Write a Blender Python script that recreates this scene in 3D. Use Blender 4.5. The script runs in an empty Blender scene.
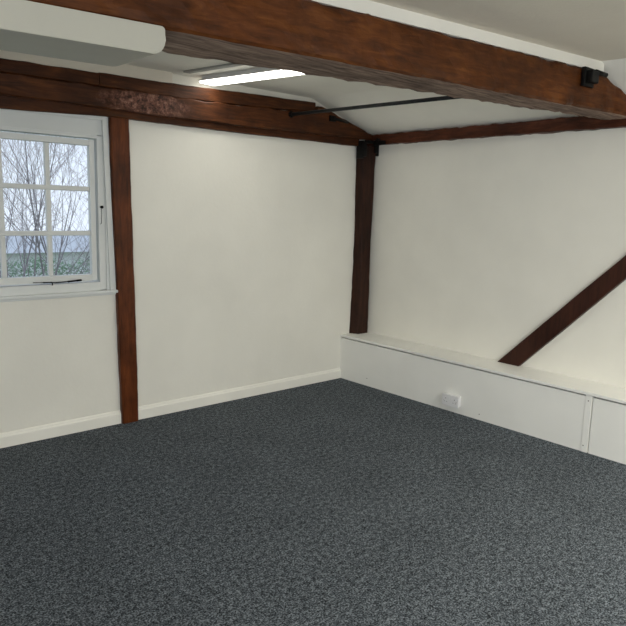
import bpy, bmesh, math, random
from mathutils import Vector, Matrix, noise
C = bpy.context.scene.collection
random.seed(7)
PI = math.pi

# ------------------------------------------------------------------ materials
def newmat(name):
    m = bpy.data.materials.new(name); m.use_nodes = True
    nt = m.node_tree; b = nt.nodes['Principled BSDF']
    return m, nt, b
def nd(nt, t, **k):
    n = nt.nodes.new(t)
    for a, v in k.items():
        if a in n.inputs.keys() if hasattr(n.inputs, 'keys') else False: n.inputs[a].default_value = v
        else: setattr(n, a, v)
    return n
def coords(nt, scale=(1, 1, 1)):
    tc = nt.nodes.new('ShaderNodeTexCoord'); mp = nt.nodes.new('ShaderNodeMapping')
    mp.inputs['Scale'].default_value = scale
    nt.links.new(tc.outputs['Object'], mp.inputs['Vector']); return mp.outputs['Vector']
def noisetex(nt, vec, scale, detail=4, rough=.55, dist=0):
    n = nt.nodes.new('ShaderNodeTexNoise'); n.inputs['Scale'].default_value = scale
    n.inputs['Detail'].default_value = detail; n.inputs['Roughness'].default_value = rough
    n.inputs['Distortion'].default_value = dist
    nt.links.new(vec, n.inputs['Vector']); return n.outputs['Fac']
def ramp(nt, fac, stops):
    r = nt.nodes.new('ShaderNodeValToRGB'); e = r.color_ramp.elements
    while len(e) < len(stops): e.new(.5)
    for i, (p, c) in enumerate(stops): e[i].position = p; e[i].color = (*c, 1)
    nt.links.new(fac, r.inputs['Fac']); return r.outputs['Color']
def bump(nt, b, h, strength, dist):
    n = nt.nodes.new('ShaderNodeBump'); n.inputs['Strength'].default_value = strength
    n.inputs['Distance'].default_value = dist
    nt.links.new(h, n.inputs['Height']); nt.links.new(n.outputs['Normal'], b.inputs['Normal'])
def mixc(nt, fac, a, c, mode='MIX'):
    n = nt.nodes.new('ShaderNodeMix'); n.data_type = 'RGBA'; n.blend_type = mode
    if isinstance(fac, float): n.inputs[0].default_value = fac
    else: nt.links.new(fac, n.inputs[0])
    nt.links.new(a, n.inputs[6]); nt.links.new(c, n.inputs[7]); return n.outputs[2]

def paint(name, col, rough=.6, spec=.3, b_s=.15, b_d=.003, scale=60, var=.03):
    m, nt, b = newmat(name); v = coords(nt)
    f = noisetex(nt, v, 1.7, 3)
    lo = tuple(c * (1 - var) for c in col); hi = tuple(min(1, c * (1 + var)) for c in col)
    nt.links.new(ramp(nt, f, [(.35, lo), (.65, hi)]), b.inputs['Base Color'])
    b.inputs['Roughness'].default_value = rough; b.inputs['Specular IOR Level'].default_value = spec
    bump(nt, b, noisetex(nt, v, scale, 5, .6), b_s, b_d); return m

def wood(name, dark, mid, light, rough=.4, axis='x', b_s=.5):
    m, nt, b = newmat(name)
    sc = {'x': (1, 9, 9), 'y': (9, 1, 9), 'z': (9, 9, 1)}[axis]
    v = coords(nt, sc)
    grain = noisetex(nt, v, 4.0, 8, .65, .6)
    c1 = ramp(nt, grain, [(.28, dark), (.5, mid), (.74, light)])
    v2 = coords(nt, (1, 1, 1))
    blot = noisetex(nt, v2, 3.2, 5, .6)
    c2 = ramp(nt, blot, [(.33, (.35, .33, .33)), (.6, (1, 1, 1))])
    col = mixc(nt, .75, c1, c2, 'MULTIPLY')
    nt.links.new(col, b.inputs['Base Color'])
    b.inputs['Roughness'].default_value = rough; b.inputs['Specular IOR Level'].default_value = .18
    bump(nt, b, noisetex(nt, coords(nt, sc), 7, 8, .7, .4), b_s, .004)
    return m

M = {}
M['wall'] = paint('cream_wall_paint', (.80, .785, .72), .7, .2, .25, .004, 35)
M['plinthpaint'] = paint('white_board_paint', (.85, .85, .815), .45, .35, .1, .002, 25)
M['gloss'] = paint('cream_gloss_trim', (.87, .855, .79), .35, .45, .05, .001, 30)
M['window'] = paint('white_window_paint', (.68, .70, .69), .35, .4, .12, .002, 50)
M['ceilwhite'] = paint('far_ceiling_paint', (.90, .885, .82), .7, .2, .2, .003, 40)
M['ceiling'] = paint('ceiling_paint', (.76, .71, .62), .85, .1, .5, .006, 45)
M['batten'] = paint('shadow_line_grey', (.42, .42, .40), .8, .1)  # dark grey of the ceiling strip, shade put in as colour
M['bolster'] = paint('cream_painted_timber', (.50, .49, .425), .5, .3, .2, .004, 14, .05)
M['wood_x'] = wood('stained_timber_x', (.045, .013, .003), (.102, .030, .006), (.175, .060, .013), .5, 'x', .2)
M['wood_t'] = wood('stained_timber_tie', (.020, .007, .003), (.066, .020, .006), (.135, .045, .012), .5, 'x', .3)
M['wood_y'] = wood('stained_timber_y', (.022, .007, .004), (.085, .026, .012), (.16, .05, .024), .45, 'y')
M['wood_z'] = wood('stained_timber_z', (.040, .011, .004), (.11, .029, .008), (.175, .050, .014), .36, 'z')
M['wood_dark'] = wood('dark_post_timber', (.014, .007, .005), (.038, .015, .009), (.06, .023, .013), .65, 'z', .3)
M['wood_brace'] = wood('dark_brace_timber', (.02, .009, .006), (.045, .016, .010), (.065, .024, .014), .45, 'z', .2)
M['worn'] = wood('worn_raw_timber', (.05, .032, .022), (.29, .20, .155), (.52, .39, .31), .85, 'x', .9)
# old tie beam: varnish with a patch of worm-eaten bare timber
def decayed():
    m = M['wood_t'].copy(); m.name = 'stained_timber_decayed'; nt = m.node_tree; b = nt.nodes['Principled BSDF']
    src = b.inputs['Base Color'].links[0].from_socket
    tc = nt.nodes.new('ShaderNodeTexCoord')
    mp = nt.nodes.new('ShaderNodeMapping'); mp.inputs['Location'].default_value = (2.02 * 1.9, 0, -2.262 * 7)
    mp.inputs['Scale'].default_value = (1.9, 0, 7)
    nt.links.new(tc.outputs['Object'], mp.inputs['Vector'])
    g = nt.nodes.new('ShaderNodeTexGradient'); g.gradient_type = 'SPHERICAL'
    nt.links.new(mp.outputs['Vector'], g.inputs['Vector'])
    f = noisetex(nt, coords(nt, (1, 1, 1.6)), 13, 8, .75)
    mul = nt.nodes.new('ShaderNodeMath'); mul.operation = 'MULTIPLY'
    nt.links.new(g.outputs['Fac'], mul.inputs[0]); nt.links.new(f, mul.inputs[1])
    r = nt.nodes.new('ShaderNodeValToRGB'); r.color_ramp.elements[0].position = .14; r.color_ramp.elements[1].position = .32
    nt.links.new(mul.outputs[0], r.inputs['Fac'])
    pc = ramp(nt, noisetex(nt, coords(nt), 26, 8, .8), [(.40, (.016, .008, .005)), (.52, (.15, .062, .042)), (.64, (.34, .19, .14))])
    nt.links.new(mixc(nt, r.outputs['Color'], src, pc), b.inputs['Base Color']); return m
M['decayed'] = decayed()

m, nt, b = newmat('charcoal_carpet'); v = coords(nt)
vo = nt.nodes.new('ShaderNodeTexVoronoi'); vo.inputs['Scale'].default_value = 120; nt.links.new(v, vo.inputs['Vector'])
fa = noisetex(nt, v, 125, 2, .8); fb = noisetex(nt, v, 38, 4, .7)
mm_ = nt.nodes.new('ShaderNodeMath'); mm_.operation = 'MULTIPLY_ADD'; mm_.inputs[1].default_value = .65; m2_ = nt.nodes.new('ShaderNodeMath'); m2_.operation = 'MULTIPLY'; m2_.inputs[1].default_value = .35
nt.links.new(fb, m2_.inputs[0]); nt.links.new(fa, mm_.inputs[0]); nt.links.new(m2_.outputs[0], mm_.inputs[2]); f1 = mm_.outputs[0]
f2 = noisetex(nt, v, 3.0, 3, .6)
c1 = ramp(nt, f1, [(.40, (.008, .010, .012)), (.50, (.074, .087, .102)), (.60, (.26, .29, .325))])
c2 = ramp(nt, f2, [(.3, (.80, .80, .80)), (.7, (1, 1, 1))])
nt.links.new(mixc(nt, 1.0, c1, c2, 'MULTIPLY'), b.inputs['Base Color'])
b.inputs['Roughness'].default_value = .95; b.inputs['Specular IOR Level'].default_value = .1
bump(nt, b, f1, .5, .004); M['carpet'] = m

m, nt, b = newmat('black_iron'); b.inputs['Metallic'].default_value = .3
nt.links.new(ramp(nt, noisetex(nt, coords(nt), 40, 4), [(.3, (.003, .003, .003)), (.7, (.010, .0095, .009))]), b.inputs['Base Color'])
b.inputs['Roughness'].default_value = .5; b.inputs['Specular IOR Level'].default_value = .25; M['iron'] = m
m, nt, b = newmat('tie_rod_black_paint'); b.inputs['Roughness'].default_value = .4
nt.links.new(ramp(nt, noisetex(nt, coords(nt), 30, 4), [(.3, (.012, .013, .014)), (.7, (.03, .032, .034))]), b.inputs['Base Color']); b.inputs['Specular IOR Level'].default_value = .2; M['rod'] = m
m, nt, b = newmat('white_plastic'); b.inputs['Roughness'].default_value = .3
nt.links.new(ramp(nt, noisetex(nt, coords(nt), 5, 2), [(.3, (.74, .74, .755)), (.7, (.76, .76, .775))]), b.inputs['Base Color']); M['plastic'] = m
m, nt, b = newmat('socket_hole_dark'); b.inputs['Base Color'].default_value = (.05, .05, .055, 1); M['hole'] = m
m, nt, b = newmat('screw_metal'); b.inputs['Base Color'].default_value = (.2, .19, .17, 1); b.inputs['Roughness'].default_value = .5; M['screw'] = m
m, nt, b = newmat('dark_gap'); b.inputs['Base Color'].default_value = (.12, .12, .115, 1); b.inputs['Roughness'].default_value = .9; M['gap'] = m

m, nt, b = newmat('led_diffuser'); b.inputs['Base Color'].default_value = (.9, .9, .9, 1)
b.inputs['Emission Color'].default_value = (1, .97, .87, 1); b.inputs['Emission Strength'].default_value = 8.5; M['led'] = m

m = bpy.data.materials.new('window_glass'); m.use_nodes = True; nt = m.node_tree; nt.nodes.clear()
o_ = nt.nodes.new('ShaderNodeOutputMaterial'); mx = nt.nodes.new('ShaderNodeMixShader')
t_ = nt.nodes.new('ShaderNodeBsdfTransparent'); g_ = nt.nodes.new('ShaderNodeBsdfGlossy')
t_.inputs['Color'].default_value = (.93, .97, .98, 1); g_.inputs['Roughness'].default_value = .03
fr = nt.nodes.new('ShaderNodeFresnel'); fr.inputs['IOR'].default_value = 1.35
nt.links.new(fr.outputs[0], mx.inputs[0]); nt.links.new(t_.outputs[0], mx.inputs[1]); nt.links.new(g_.outputs[0], mx.inputs[2])
nt.links.new(mx.outputs[0], o_.inputs['Surface']); M['glass'] = m

def simple(name, a, c, scale, rough=.85):
    m, nt, b = newmat(name)
    nt.links.new(ramp(nt, noisetex(nt, coords(nt), scale, 5, .6), [(.3, a), (.7, c)]), b.inputs['Base Color'])
    b.inputs['Roughness'].default_value = rough; b.inputs['Specular IOR Level'].default_value = .15; return m
M['bark'] = simple('tree_bark', (.20, .19, .20), (.32, .29, .29), 12)
M['twig'] = simple('twig_bark', (.34, .31, .33), (.48, .43, .44), 9)
M['leaf'] = simple('hedge_leaf', (.16, .26, .16), (.36, .48, .34), 6)
M['grass'] = simple('grass', (.10, .17, .07), (.2, .28, .13), 3)
M['roof'] = simple('grey_roof', (.58, .60, .62), (.66, .68, .69), 4)
M['render'] = simple('pale_render', (.78, .79, .8), (.84, .85, .86), 2)

# ------------------------------------------------------------------ helpers
def link(name, bm, mats, parent=None, smooth=False, kind=None):
    me = bpy.data.meshes.new(name); bmesh.ops.recalc_face_normals(bm, faces=bm.faces[:])
    bm.to_mesh(me); bm.free()
    for mm in (mats if isinstance(mats, (list, tuple)) else [mats]): me.materials.append(mm)
    if smooth:
        for p in me.polygons: p.use_smooth = True
    o = bpy.data.objects.new(name, me); C.objects.link(o)
    if parent: o.parent = parent; o.matrix_parent_inverse = Matrix.Translation(-Vector(parent.location))
    if kind: o['kind'] = kind
    return o
def thing(name, label, cat, loc=(0, 0, 0), group=None):
    o = bpy.data.objects.new(name, None); o.empty_display_size = .05; C.objects.link(o); o.location = loc
    o['label'] = label; o['category'] = cat
    if group: o['group'] = group
    return o
def tag(o, label, cat, group=None):
    o['label'] = label; o['category'] = cat
    if group: o['group'] = group
    return o
def box(bm, x0, x1, y0, y1, z0, z1, bev=0, mi=0):
    vs = [bm.verts.new((x, y, z)) for x in (x0, x1) for y in (y0, y1) for z in (z0, z1)]
    fs = [(0, 1, 3, 2), (4, 6, 7, 5), (0, 4, 5, 1), (2, 3, 7, 6), (0, 2, 6, 4), (1, 5, 7, 3)]
    faces = [bm.faces.new([vs[i] for i in f]) for f in fs]
    for f in faces: f.material_index = mi
    if bev:
        es = list({e for f in faces for e in f.edges})
        bmesh.ops.bevel(bm, geom=es, offset=bev, segments=2, affect='EDGES', profile=.6)
    return bm
def B(*a, **k): return box(bmesh.new(), *a, **k)
def cyl(bm, p, q, r, n=14, r2=None, cap=True):
    p = Vector(p); q = Vector(q); d = (q - p).normalized(); r2 = r if r2 is None else r2
    u = d.orthogonal().normalized(); w = d.cross(u)
    A = [bm.verts.new(p + r * (math.cos(2 * PI * i / n) * u + math.sin(2 * PI * i / n) * w)) for i in range(n)]
    Bq = [bm.verts.new(q + r2 * (math.cos(2 * PI * i / n) * u + math.sin(2 * PI * i / n) * w)) for i in range(n)]
    for i in range(n): bm.faces.new((A[i], A[(i + 1) % n], Bq[(i + 1) % n], Bq[i]))
    if cap: bm.faces.new(A[::-1]); bm.faces.new(Bq)
    return bm
def prism(bm, prof, axis, a, c):
    """prof: 2D loop; extruded along axis 'x' (prof = y,z) or 'y' (prof = x,z)"""
    def P(t, u, w): return (t, u, w) if axis == 'x' else (u, t, w)
    A = [bm.verts.new(P(a, u, w)) for u, w in prof]; D = [bm.verts.new(P(c, u, w)) for u, w in prof]
    n = len(prof)
    for i in range(n): bm.faces.new((A[i], A[(i + 1) % n], D[(i + 1) % n], D[i]))
    bm.faces.new(A[::-1]); bm.faces.new(D); return bm

def timber(stations, sub=4, amp=.004, cham=.006, step=.05, seed=0, under=None, freq=6):
    """loft through stations; each is 4 corner points; resampled, sides subdivided, corners chamfered, hand-hewn noise.
       under: index of the side (0..3) that gets material slot 1"""
    st = [[Vector(p) for p in s] for s in stations]
    rings = []
    for a, c in zip(st[:-1], st[1:]):
        L = ((sum(c, Vector()) - sum(a, Vector())) / 4).length; n = max(1, round(L / step))
        for k in range(n): rings.append([p.lerp(q, k / n) for p, q in zip(a, c)])
    rings.append(st[-1])
    bm = bmesh.new(); V = []
    for R_ in rings:
        cen = sum(R_, Vector()) / 4; row = []
        for i in range(4):
            p, q = R_[i], R_[(i + 1) % 4]; L = (q - p).length; c = min(cham, L * .2)
            for k in range(sub + 1):
                t = c / L + (1 - 2 * c / L) * k / sub
                w = p.lerp(q, t)
                nn = noise.fractal(w * freq + Vector((seed, seed * 2, 0)), 1.0, 2.0, 4)
                edge = 1.6 if k in (0, sub) else .8
                row.append(bm.verts.new(w + (w - cen).normalized() * nn * amp * edge))
        V.append(row)
    n = len(V[0])
    for a, c in zip(V[:-1], V[1:]):
        for i in range(n):
            f = bm.faces.new((a[i], a[(i + 1) % n], c[(i + 1) % n], c[i]))
            if under is not None and i // (sub + 1) == under: f.material_index = 1
    bm.faces.new(V[0][::-1]); bm.faces.new(V[-1])
    return bm

# ------------------------------------------------------------------ the room
XR, XL, YB = .287, -6.6, -7.2        # right wall, left end wall, wall behind the camera
ZC = 2.505
wx0, wx1, wz0, wz1 = -3.70, -2.262, .962, 2.15   # window opening
bm = bmesh.new()
def slab(x0, x1, z0, z1): box(bm, x0, x1, 0, .22, z0, z1)
slab(XL, wx0, 0, 2.9); slab(wx0, wx1, 0, wz0); slab(wx0, wx1, wz1, 2.9); slab(wx1, XR + .2, 0, 2.9)
link('wall_left', bm, M['wall'], kind='structure')
link('wall_right', B(XR, XR + .2, YB, 0, 0, 2.9), M['wall'], kind='structure')
# wall behind the camera with a wide unseen opening, assumed for daylight
bm = bmesh.new()
box(bm, XL, -5.6, YB - .2, YB, 0, 2.9); box(bm, -1.6, XR, YB - .2, YB, 0, 2.9)
box(bm, -5.6, -1.6, YB - .2, YB, 0, .95); box(bm, -5.6, -1.6, YB - .2, YB, 2.05, 2.9)
link('wall_back', bm, M['wall'], kind='structure')
bm = bmesh.new()
box(bm, XL - .2, XL, YB, -7.0, 0, 2.9); box(bm, XL - .2, XL, -4.8, .22, 0, 2.9)
box(bm, XL - .2, XL, -7.0, -4.8, 0, .85); box(bm, XL - .2, XL, -7.0, -4.8, 1.95, 2.9)  # opening made up to go with the end fill light
link('wall_end', bm, M['wall'], kind='structure')
link('floor', B(XL, XR + .2, YB, .2, -.12, 0), M['carpet'], kind='structure')
# ceiling: flat part, the sloping eaves part over the right wall, a shallow raised bay far left
bm = bmesh.new()
def quad(*p): bm.faces.new([bm.verts.new(q) for q in p])
ya = .0; ca, cb = -.455, -.20
def crease(y): return ca + (cb - ca) * min(1, (-y) / 2.6)
ys = [0, -.7, -1.4, -2.0, -2.6, -4.0, YB]
for a, c in zip(ys[:-1], ys[1:]):
    quad((crease(a), a, ZC), (crease(c), c, ZC), (XR, c, 2.262), (XR, a, 2.262))
    quad((-1.70, a, ZC), (-1.70, c, ZC), (crease(c), c, ZC), (crease(a), a, ZC))
quad((XL, -2.0, ZC), (XL, YB, ZC), (-1.7, YB, ZC), (-1.7, -4.0, ZC), (-1.7, -2.6, ZC), (-1.7, -2.0, ZC))
quad((XL, 0, ZC), (XL, -2.0, ZC), (-1.7, -2.0, ZC), (-1.7, -1.4, ZC), (-1.7, -.7, ZC), (-1.7, 0, ZC))
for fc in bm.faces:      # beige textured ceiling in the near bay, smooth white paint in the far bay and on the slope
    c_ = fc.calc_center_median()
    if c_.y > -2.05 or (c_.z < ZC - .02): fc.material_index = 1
bmesh.ops.remove_doubles(bm, verts=bm.verts[:], dist=.0005)
ext = bmesh.ops.extrude_face_region(bm, geom=bm.faces[:])
bmesh.ops.translate(bm, verts=[g for g in ext['geom'] if isinstance(g, bmesh.types.BMVert)], vec=(0, 0, .12))
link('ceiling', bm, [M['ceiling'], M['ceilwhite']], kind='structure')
# boxing strip over the tie beam beside the window side, and its step end
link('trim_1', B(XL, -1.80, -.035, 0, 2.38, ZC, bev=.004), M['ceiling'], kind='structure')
# thin dark strip that paints a shadow line on the far-bay ceiling
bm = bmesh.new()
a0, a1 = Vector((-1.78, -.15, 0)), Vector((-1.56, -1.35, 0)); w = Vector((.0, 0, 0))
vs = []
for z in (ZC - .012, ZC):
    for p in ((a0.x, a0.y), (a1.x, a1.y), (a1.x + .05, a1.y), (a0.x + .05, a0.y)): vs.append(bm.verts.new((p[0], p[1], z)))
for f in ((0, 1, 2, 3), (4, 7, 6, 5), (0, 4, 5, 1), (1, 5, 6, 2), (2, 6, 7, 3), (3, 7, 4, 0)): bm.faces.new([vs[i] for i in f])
link('ceiling_shade_strip', bm, M['batten'], kind='structure')  # no real batten, the grey strip stands in for a shadow line

# skirting boards (moulded top)
sk = [(0, 0), (-.018, 0), (-.018, .068), (-.016, .076), (-.011, .080), (-.011, .084), (-.008, .091), (-.004, .095), (0, .096)]
link('baseboard_left', prism(bmesh.new(), sk, 'x', XL, -2.226), M['gloss'], kind='structure')
link('baseboard_middle', prism(bmesh.new(), sk, 'x', -2.098, -.0145), M['gloss'], kind='structure')

# ------------------------------------------------------------------ window_1
def wbox(*a, bev=.003): return B(*a, bev=bev)
win = bpy.data.objects.new('window_1', None); C.objects.link(win); win.location = (-2.97, 0, .96); win['kind'] = 'structure'
# outer lining and beads
bm = bmesh.new()
box(bm, -2.305, -2.262, -.004, .20, .98, 2.15, .003)      # right jamb
box(bm, -3.70, -3.655, -.004, .20, .98, 2.15, .003)
box(bm, -3.655, -2.305, -.004, .20, 2.128, 2.15, .003)
# tapered outer bead that follows the leaning post
vs = [bm.verts.new(p) for p in [(-2.318, -.018, 2.15), (-2.286, -.018, 2.15), (-2.244, -.018, .975), (-2.285, -.018, .975),
                                 (-2.318, 0, 2.15), (-2.286, 0, 2.15), (-2.244, 0, .975), (-2.285, 0, .975)]]
for f in ((0, 1, 2, 3), (4, 7, 6, 5), (0, 4, 5, 1), (1, 5, 6, 2), (2, 6, 7, 3), (3, 7, 4, 0)): bm.faces.new([vs[i] for i in f])
box(bm, -3.70, -2.305, -.016, -.004, 2.122, 2.15, .003)
link('window_casing', bm, M['window'], win)
link('head_panel', wbox(-3.655, -2.312, .004, .05, 2.025, 2.13), M['window'], win)
# fixed frame round the sash
bm = bmesh.new()
box(bm, -2.350, -2.300, .006, .10, .985, 2.022, .004)
box(bm, -3.655, -3.605, .006, .10, .985, 2.022, .004)
box(bm, -3.605, -2.350, .002, .10, 2.003, 2.026, .003)
box(bm, -3.605, -2.350, .002, .10, .975, 1.040, .004)
link('window_frame', bm, M['window'], win)
bm = bmesh.new()
box(bm, -3.70, -2.240, -.040, .01, .962, .982, .005)
box(bm, -3.70, -2.246, -.018, .002, .948, .962, .003)
link('window_sill', bm, M['window'], win)
link('outer_sill', B(-3.7, -2.262, .10, .28, .955, .985), M['window'], win)
# sash with glazing bars
cols = [(-2.398 - .29 * i - .258, -2.398 - .29 * i) for i in range(4)]
rows = [(1.094, 1.358), (1.390, 1.654), (1.686, 1.954)]
bm = bmesh.new()
box(bm, -2.398, -2.361, .022, .062, 1.050, 1.997, .004); xl = cols[-1][0]
box(bm, xl - .041, xl, .022, .062, 1.046, 1.997, .004)
box(bm, xl, -2.398, .022, .062, 1.046, 1.094, .004); box(bm, xl, -2.398, .022, .062, 1.954, 1.994, .004)
for i in range(3): box(bm, cols[i][0] - .032, cols[i][0], .030, .060, 1.094, 1.954, .006)
for z0, z1 in ((1.358, 1.390), (1.654, 1.686)): box(bm, xl, -2.398, .028, .058, z0, z1, .006)
sash = link('sash', bm, M['window'], win)
for (x0, x1) in cols:
    for (z0, z1) in rows:
        o = link('pane', B(x0 - .003, x1 + .003, .046, .049, z0 - .003, z1 + .003), M['glass'], sash)
        o.matrix_parent_inverse = Matrix.Translation(-Vector(win.location))
# iron casement stay lying on the frame, and the small catch on the right stile
bm = bmesh.new()
pts = [(-2.80, .004, 1.058), (-2.74, -.006, 1.056), (-2.66, -.008, 1.052), (-2.58, -.008, 1.054), (-2.52, -.006, 1.058), (-2.485, -.004, 1.060)]
for p, q, r in zip(pts[:-1], pts[1:], (.0025, .004, .004, .006, .007)): cyl(bm, p, q, r, 8)
cyl(bm, (-2.68, .02, 1.052), (-2.68, -.010, 1.052), .005, 8); cyl(bm, (-2.68, -.006, 1.035), (-2.68, -.006, 1.054), .004, 8)
o = link('window_stay', bm, M['iron'], win, True); o['label'] = 'black iron casement stay'
bm = bmesh.new(); cyl(bm, (-2.330, .008, 1.552), (-2.330, -.012, 1.552), .008, 12, .010)
cyl(bm, (-2.330, .002, 1.545), (-2.332, .002, 1.44), .0015, 6); cyl(bm, (-2.332, .002, 1.44), (-2.342, .002, 1.437), .0015, 6)
o = link('catch', bm, M['iron'], win, True); o['label'] = 'black window catch with thin wire'

# ------------------------------------------------------------------ timbers
def ring_x(x, y0, y1, zb, zt):   # corners for a timber running along x: bottom side first
    return [(x, y0, zb), (x, y1, zb), (x, y1, zt), (x, y0, zt)]
# left post (leans with the wall, sits on the floor)
post = timber([[(-2.224, -.042, 0), (-2.100, -.042, 0), (-2.100, 0, 0), (-2.224, 0, 0)],
               [(-2.240, -.042, .7), (-2.108, -.042, .7), (-2.108, 0, .7), (-2.240, 0, .7)],
               [(-2.272, -.042, 2.148), (-2.139, -.042, 2.148), (-2.139, 0, 2.148), (-2.272, 0, 2.148)]],
              sub=4, amp=.0022, cham=.006, seed=3, freq=8)
tag(link('timber_post', post, M['wood_z']), 'reddish stained timber post on the carpet between the window and the cream wall panel', 'post')
# corner post on the boxed ledge
cp = timber([[(.132, -.084, .42), (.262, -.084, .42), (.262, 0, .42), (.088, 0, .42)],
             [(.128, -.086, 1.3), (.255, -.086, 1.3), (.255, 0, 1.3), (.110, 0, 1.3)],
             [(.100, -.092, 2.16), (.268, -.092, 2.16), (.268, 0, 2.16), (.095, 0, 2.16)]], amp=.003, cham=.006, seed=8)
tag(link('timber_post', cp, M['wood_dark']), 'dark brown timber post in the room corner standing on the white ledge', 'post')
# wall plate along the right wall
wp = []
for y in (0.0, -.7, -1.4, -2.2, -3.2, -4.6, -6.5, YB): wp.append([(.225, y, 2.172), (XR, y, 2.172), (XR, y, 2.263), (.225, y, 2.263)])
tag(link('wall_plate', timber(wp, amp=.004, cham=.006, step=.03, seed=5, freq=16), M['wood_y']), 'narrow rough brown timber plate running along the top of the right wall', 'beam')
# diagonal brace
def bp(y, z, x): return (x, y, z)
br = timber([[(.245, -1.525, .42), (.245, -1.712, .42), (XR, -1.712, .42), (XR, -1.525, .42)],
             [(.245, -2.43, 1.325), (.245, -2.45, 1.175), (XR, -2.45, 1.175), (XR, -2.43, 1.325)],
             [(.245, -3.15, 2.165), (.245, -3.26, 2.165), (XR, -3.26, 2.165), (XR, -3.15, 2.165)]], amp=.0015, cham=.003, seed=2)
tag(link('diagonal_brace', br, M['wood_brace']), 'smooth dark brown diagonal timber brace rising right from the white ledge', 'brace')
# tie beam on the left wall : lower rail, main timber with splayed end, upper layer
tb = thing('tie_beam', 'long dark layered timber tie beam with decayed patch, fixed across the top of the left wall', 'beam', (-1.6, -.03, 2.15))
rail = timber([ring_x(XL, -.046, 0, 2.10, 2.206), ring_x(-2.95, -.046, 0, 2.122, 2.210), ring_x(-2.3, -.046, 0, 2.150, 2.206),
               ring_x(-1.2, -.044, 0, 2.146, 2.204), ring_x(-.5, -.044, 0, 2.150, 2.214), ring_x(.09, -.044, 0, 2.152, 2.222)], amp=.003, cham=.005, seed=11)
link('lower_rail', rail, M['wood_t'], tb)
main = timber([ring_x(XL, -.085, 0, 2.20, 2.325), ring_x(-2.95, -.085, 0, 2.200, 2.325), ring_x(-2.3, -.088, 0, 2.196, 2.328), ring_x(-1.75, -.085, 0, 2.190, 2.328),
               ring_x(-.80, -.08, 0, 2.200, 2.360), ring_x(-.455, -.078, 0, 2.206, 2.385), ring_x(-.450, -.078, 0, 2.206, 2.432),
               ring_x(-.40, -.078, 0, 2.208, 2.434), ring_x(.225, -.075, 0, 2.214, 2.268)], amp=.007, cham=.008, seed=17, freq=7)
link('main_timber', main, M['decayed'], tb)
up1 = timber([ring_x(XL, -.058, 0, 2.330, 2.388), ring_x(-2.95, -.058, 0, 2.330, 2.408), ring_x(-2.352, -.058, 0, 2.334, 2.420)], amp=.003, seed=23)
up2 = timber([ring_x(-2.348, -.062, 0, 2.334, 2.420), ring_x(-1.75, -.060, 0, 2.333, 2.428), ring_x(-.85, -.058, 0, 2.364, 2.456),
              ring_x(-.462, -.058, 0, 2.390, 2.466)], amp=.003, seed=29)
link('upper_board', up1, M['wood_t'], tb); link('upper_board', up2, M['wood_t'], tb)

# the big cross beam over the room
fl = lambda x: -2.047 - .1238 * (x + 2.902)          # front lower edge
bl = lambda x: -1.700 - .172 * (x + 2.747)           # back lower edge
def mb(x, zb=2.222, zt=2.444): return [(x, fl(x), zb), (x, bl(x), zb), (x, bl(x), zt), (x, fl(x), zt)]
fd, bd = lambda x: fl(x), lambda x: bl(x)
sts = [mb(XL), mb(-4.5), mb(-2.9), mb(-1.6), mb(-.5), mb(-.178, 2.222, 2.430), mb(.05, 2.222, 2.366), mb(.222, 2.222, 2.295)]
big = timber(sts, sub=6, amp=.007, cham=.012, step=.035, seed=31, under=0, freq=11)
cb_ = thing('cross_beam', 'massive reddish brown cross beam with worn rough underside spanning the room under the ceiling', 'beam', (-2.9, -2.0, 2.222))
link('beam_timber', big, [M['wood_x'], M['worn']], cb_)
# white boxing between cross beam and ceiling
bm = bmesh.new()
vs = []
for x in (XL, -.190):
    for y, z in ((fl(x) + .004, 2.446), (bl(x) - .004, 2.446), (bl(x) - .004, ZC), (fl(x) + .004, ZC)): vs.append(bm.verts.new((x, y, z)))
for f in ((0, 1, 2, 3), (4, 7, 6, 5), (0, 4, 5, 1), (1, 5, 6, 2), (2, 6, 7, 3), (3, 7, 4, 0)): bm.faces.new([vs[i] for i in f])
link('trim_3', bm, M['wall'], kind='structure')

# cream-painted bolster under the beam, rounded at its free end
prof = []
xe, zb, zt, r = -2.978, 2.118, 2.219, .052
prof = [(-6.58, zb), (xe - r, zb)]
for k in range(1, 9): a = -PI / 2 + k * PI / 16; prof.append((xe - r + r * math.cos(a), zb + r + r * math.sin(a)))
for k in range(0, 5): a = k * PI / 8; prof.append((xe - .014 + .014 * math.cos(a), zt - .014 + .014 * math.sin(a)))
prof += [(-6.58, zt)]
bm = bmesh.new(); n = len(prof)
A = [bm.verts.new((x, fl(x) - .042, z)) for x, z in prof]; D = [bm.verts.new((x, fl(x) + .29, z)) for x, z in prof]
for i in range(n): bm.faces.new((A[i], A[(i + 1) % n], D[(i + 1) % n], D[i]))
bm.faces.new(A[::-1]); bm.faces.new(D)
bmesh.ops.bevel(bm, geom=[e for f in bm.faces if len(f.verts) > 6 for e in f.edges], offset=.005, segments=2, affect='EDGES')
tag(link('timber_bolster', bm, M['bolster']), 'cream painted timber bolster with rounded end under the left part of the cross beam', 'bolster')

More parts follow.
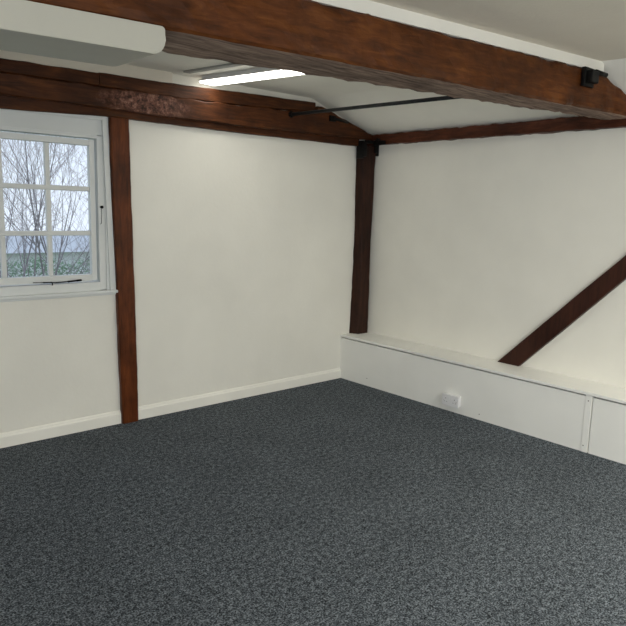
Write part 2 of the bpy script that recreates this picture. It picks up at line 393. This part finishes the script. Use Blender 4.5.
# ------------------------------------------------------------------ ironwork
rod = thing('tie_rod', 'slim black iron tie rod running from the left wall tie beam to the cross beam', 'tie rod', (-.75, -.085, 2.33))
link('rod', cyl(bmesh.new(), (-.752, -.05, 2.333), (-.545, -1.99, 2.333), .0135, 16), M['rod'], rod, True)
bm = bmesh.new(); cyl(bm, (-.752, -.082, 2.333), (-.750, -.100, 2.333), .027, 6)
link('nut', bm, M['iron'], rod)
def bracket(label, x, y, z, sx, dirx, face):
    t = thing('iron_bracket', label, 'bracket', (x, y, z))
    link('plate', B(x - sx / 2, x + sx / 2, y - .012, y + .012, z - .055, z + .052, bev=.004), M['iron'], t)
    link('washer_block', B(x - sx * .32, x + sx * .42, y - .045, y - .012, z - .035, z + .035, bev=.006), M['iron'], t)
    link('bolt', cyl(bmesh.new(), (x + sx * .3, y - .028, z + .034), (x + sx / 2 + .085, y - .028 + (-.012), z + .028), .013, 12), M['iron'], t, True)
    return t
bracket('black iron bracket with a short bolt at the right end of the cross beam', -.365, fl(-.365) - .010, 2.392, .12, 1, 0)
t = thing('iron_bracket', 'black iron strap fixed low on the splayed end of the left wall tie beam', 'bracket', (-.22, -.085, 2.34))
link('plate', B(-.325, -.255, -.098, -.08, 2.325, 2.375, bev=.004), M['iron'], t)
bm = bmesh.new(); cyl(bm, (-.28, -.098, 2.35), (-.12, -.105, 2.332), .013, 10, .010); link('bolt', bm, M['iron'], t, True)
t = thing('iron_strap', 'black iron strap wrapped round the head of the dark corner post', 'strap', (.18, -.10, 2.12))
bm = bmesh.new(); box(bm, .078, .100, -.106, -.02, 2.045, 2.20, .004); box(bm, .078, .125, -.112, -.095, 2.06, 2.19, .004)
link('side_plate', bm, M['iron'], t)
bm = bmesh.new(); box(bm, .262, .282, -.112, -.03, 2.075, 2.19, .004); box(bm, .235, .275, -.114, -.096, 2.10, 2.185, .004)
link('side_plate', bm, M['iron'], t)
link('top_plate', B(.10, .33, -.116, -.098, 2.172, 2.208, bev=.004) if False else B(.10, .262, -.116, -.098, 2.178, 2.206, bev=.004), M['iron'], t)
bm = bmesh.new(); cyl(bm, (.224, -.16, 2.205), (.196, -.16, 2.205), .022, 6); cyl(bm, (.196, -.16, 2.205), (.188, -.16, 2.205), .012, 8)
cyl(bm, (.212, -.10, 2.195), (.212, -.16, 2.205), .012, 8)
link('bolt', bm, M['iron'], t)

link('plate_tab', B(.200, .222, -.245, -.115, 2.165, 2.203, bev=.005), M['iron'], t)

# ------------------------------------------------------------------ boxed ledge along the right wall
pl = thing('boxed_ledge', 'low white boxed ledge running along the foot of the right wall', 'ledge', (.14, -2.2, 0))
link('ledge_top', B(-.022, XR, YB, 0, .398, .42, bev=.003), M['plinthpaint'], pl)
link('front_panel', B(-.014, .02, -2.384, 0, 0, .388), M['plinthpaint'], pl)
link('front_panel', B(-.014, .02, YB, -2.436, 0, .388), M['plinthpaint'], pl)
link('backing', B(.022, .04, YB, 0, 0, .398), M['gap'], pl)
bt = link('batten', B(-.018, .02, -2.428, -2.3835, 0, .398, bev=.001), M['plinthpaint'], pl)
for y, z in ((-2.405, .36), (-2.398, .045), (-1.565, .045), (-.36, .07)):
    x = -.018 if y < -2 else -.014
    link('screw', cyl(bmesh.new(), (x + .002, y, z), (x - .0012, y, z), .0045, 10), M['screw'], pl)

# ------------------------------------------------------------------ double socket
so = thing('double_socket', 'white double electrical socket on the front of the low boxed ledge', 'socket', (0, -1.285, .093))
yc, zc, XF = -1.318, .101, -.060
link('back_box', B(XF + .010, -.014, yc - .069, yc + .069, zc - .041, zc + .041, bev=.002), M['plastic'], so)
link('face_plate', B(XF, XF + .010, yc - .079, yc + .079, zc - .046, zc + .046, bev=.003), M['plastic'], so)
for s in (-1, 1):
    link('rocker_switch', B(XF - .0025, XF, yc + s * .012 - .0075, yc + s * .012 + .0075, zc + .010, zc + .030, bev=.001), M['plastic'], so)
    yy = yc + s * .042
    for (a0, a1, h0, h1) in ((-.0022, .0022, .010, .019), (-.0145, -.0075, -.014, -.010), (.0075, .0145, -.014, -.010)):
        link('pin_hole', B(XF - .0006, XF + .0004, yy + a0, yy + a1, zc + h0, zc + h1), M['hole'], so)
for s in (-1, 1): link('screw', cyl(bmesh.new(), (XF + .0005, yc + s * .060, zc - .002), (XF - .0008, yc + s * .060, zc - .002), .003, 8), M['screw'], so)

# ------------------------------------------------------------------ LED battens
def led(label, c, L, W, ang, zt=ZC):
    t = thing('ceiling_light', label, 'light', (c[0], c[1], zt - .045), 'linear ceiling lights' if False else None)
    R_ = Matrix.Translation((c[0], c[1], zt)) @ Matrix.Rotation(ang, 4, 'Z')
    def rb(*a, bev=0):
        bm = B(*a, bev=bev); bm.transform(R_); return bm
    link('light_body', rb(-W / 2 + .012, W / 2 - .012, -L / 2 + .012, L / 2 - .012, -.030, 0), M['plastic'], t)
    link('light_frame', rb(-W / 2 - .004, W / 2 + .004, -L / 2 - .004, L / 2 + .004, -.036, -.026), M['plastic'], t)
    link('diffuser', rb(-W / 2, W / 2, -L / 2, L / 2, -.046, -.036), M['led'], t)
led('bright narrow rectangular light on the ceiling behind the cross beam', (-1.417, -.655), 1.2, .145, math.radians(11.5))
def area(name, loc, sx, sy, power, col, rot=(0, 0, 0), spread=None):
    l = bpy.data.lights.new(name, 'AREA'); l.shape = 'RECTANGLE'; l.size = sx; l.size_y = sy; l.energy = power; l.color = col
    o = bpy.data.objects.new(name, l); C.objects.link(o); o.location = loc; o.rotation_euler = rot; return o
for x, y, p in ((-1.1, -4.6, 66), (-4.0, -6.4, 5)): area('ceiling_panel_lamp', (x, y, ZC - .06), .6, .6, p, (.98, .95, .83))
area('back_fill_light', (-2.7, YB + .02, 1.5), 2.0, 1.1, 38, (.95, .98, 1), (math.radians(98), 0, 0))  # area lamp added behind the camera to brighten room and ceiling
area('end_fill_light', (XL + .02, -5.9, 1.4), 2.2, 1.1, 95, (.97, .98, 1), (math.radians(95), 0, math.radians(-90)))  # added fill for the right wall, ledge and slope; no window known there

# ------------------------------------------------------------------ outdoors
bm = bmesh.new(); n = 24
G = [[bm.verts.new((-30 + 80 * i / n, .6 + 60 * j / n, -2.8 + .25 * noise.noise((i * .6, j * .6, 0)))) for j in range(n + 1)] for i in range(n + 1)]
for i in range(n):
    for j in range(n): bm.faces.new((G[i][j], G[i + 1][j], G[i + 1][j + 1], G[i][j + 1]))
link('ground', bm, M['grass'], kind='structure')
# far low building
hb = thing('building', 'pale low building with a grey roof seen beyond the trees through the window', 'building', (7, 27, -2.8))
link('wall', B(-6, 24, 24, 34, -2.8, -.55), M['render'], hb)
link('roof', prism(bmesh.new(), [(23.6, -.55), (29, .05), (34.4, -.55)], 'x', -6.4, 24.4), M['roof'], hb)
# hedge
rnd = random.Random(3)
bm = bmesh.new()
for _ in range(9000):
    x = rnd.uniform(-5, 6); d = rnd.uniform(0, 1)
    top = .18 + .22 * noise.noise((x * 1.3, 2, 0)) + .1 * noise.noise((x * 5, 7, 0))
    z = top - abs(rnd.gauss(0, .5)); y = 11.6 + rnd.uniform(-.4, .4)
    c = Vector((x, y, z)); s = rnd.uniform(.025, .055)
    u = Vector((rnd.uniform(-1, 1), rnd.uniform(-1, 1), rnd.uniform(-1, 1))).normalized(); w = u.orthogonal().normalized()
    vs = [bm.verts.new(c + u * s), bm.verts.new(c + w * s * .5), bm.verts.new(c - u * s), bm.verts.new(c - w * s * .5)]
    bm.faces.new(vs)
h = link('hedge', bm, M['leaf']); tag(h, 'green leafy hedge low behind the bare trees outside the window', 'hedge')
bmh = bmesh.new(); box(bmh, -5, 6, 11.35, 11.85, -2.85, -.35); link('hedge_core', bmh, M['leaf'], h)
# bare trees
def tree(label, base, H, seed, lean, nst=5):
    rd = random.Random(seed); T = bmesh.new(); W = bmesh.new()
    def grow(bm, p, d, L, r, lvl):
        segs = 5 if lvl < 2 else 4; q = p.copy(); dirn = d.copy()
        for k in range(segs):
            nd_ = (dirn + Vector((rd.gauss(0, .09), rd.gauss(0, .09), rd.gauss(0, .05) + .035))).normalized()
            e = q + nd_ * L / segs; r0 = r * (1 - .75 * k / segs); r1 = r * (1 - .75 * (k + 1) / segs)
            cyl(bm if lvl < 2 else W, q, e, r0, 5 if lvl < 2 else 3, r1, cap=False)
            q = e; dirn = nd_
            if lvl < 4 and (k >= 1 or lvl > 0):
                for _ in range(2 if lvl < 2 else (1 if rd.random() < (.62 if lvl == 2 else .3) else 0)):
                    a = rd.uniform(0, 2 * PI); u = dirn.orthogonal().normalized(); w2 = dirn.cross(u)
                    side = math.cos(a) * u + math.sin(a) * w2
                    grow(bm, q, (dirn + side * rd.uniform(.35, .75)).normalized(), L * rd.uniform(.42, .62), max(r1 * .6, .003), lvl + 1)
    for s in range(nst):
        a = 2 * PI * s / nst + rd.uniform(-.3, .3)
        d = Vector((math.cos(a) * .30 + lean, math.sin(a) * .22, 1)).normalized()
        grow(T, Vector(base) + Vector((math.cos(a) * .12, math.sin(a) * .1, 0)), d, H * rd.uniform(.8, 1.05), .030, 0)
    o = link('bare_tree', T, M['bark']); tag(o, label, 'tree'); link('twigs', W, M['twig'], o)
    return o
tree('bare leafless tree seen through the left column of window panes', (-.75, 7.4, -2.85), 5.6, 4, -.02, 5)
tree('bare leafless tree seen through the right column of window panes', (.75, 8.4, -2.85), 5.8, 9, .02, 5)

# ------------------------------------------------------------------ light
w = bpy.data.worlds.new('sky'); bpy.context.scene.world = w; w.use_nodes = True; nt = w.node_tree
bg = nt.nodes['Background']; tc = nt.nodes.new('ShaderNodeTexCoord')
sep = nt.nodes.new('ShaderNodeSeparateXYZ'); nt.links.new(tc.outputs['Generated'], sep.inputs[0])
nz = noisetex(nt, tc.outputs['Generated'], 5, 4)
add = nt.nodes.new('ShaderNodeMath'); add.operation = 'MULTIPLY_ADD'; add.inputs[1].default_value = .35
nt.links.new(nz, add.inputs[0]); nt.links.new(sep.outputs['Z'], add.inputs[2])
nt.links.new(ramp(nt, add.outputs[0], [(.1, (.80, .89, 1.0)), (.45, (.70, .81, .97)), (.7, (.62, .74, .94))]), bg.inputs['Color'])
bg.inputs['Strength'].default_value = 1.12

# ------------------------------------------------------------------ camera
f, yaw, pitch, roll = 648.68, .7270, -.1591, .0283
fwd = Vector((math.sin(yaw) * math.cos(pitch), math.cos(yaw) * math.cos(pitch), math.sin(pitch)))
rt = Vector((math.cos(yaw), -math.sin(yaw), 0)); upv = rt.cross(fwd)
r2 = math.cos(roll) * rt + math.sin(roll) * upv; u2 = -math.sin(roll) * rt + math.cos(roll) * upv
cam = bpy.data.cameras.new('camera'); co = bpy.data.objects.new('camera', cam); C.objects.link(co)
mw = Matrix((r2, u2, -fwd)).transposed().to_4x4(); mw.translation = (-4.2112, -4.3138, 1.58); co.matrix_world = mw
cam.sensor_width = 36; cam.lens = f / 626 * 36; cam.clip_start = .05
sc = bpy.context.scene; sc.camera = co
sc.view_settings.view_transform = 'Standard'; sc.view_settings.look = 'None'; sc.view_settings.gamma = 1
sc.view_settings.exposure = 0.05; sc.view_settings.use_curve_mapping = False
sc.cycles.max_bounces = 10; sc.cycles.diffuse_bounces = 6; sc.cycles.transparent_max_bounces = 12
sc.cycles.use_denoising = True
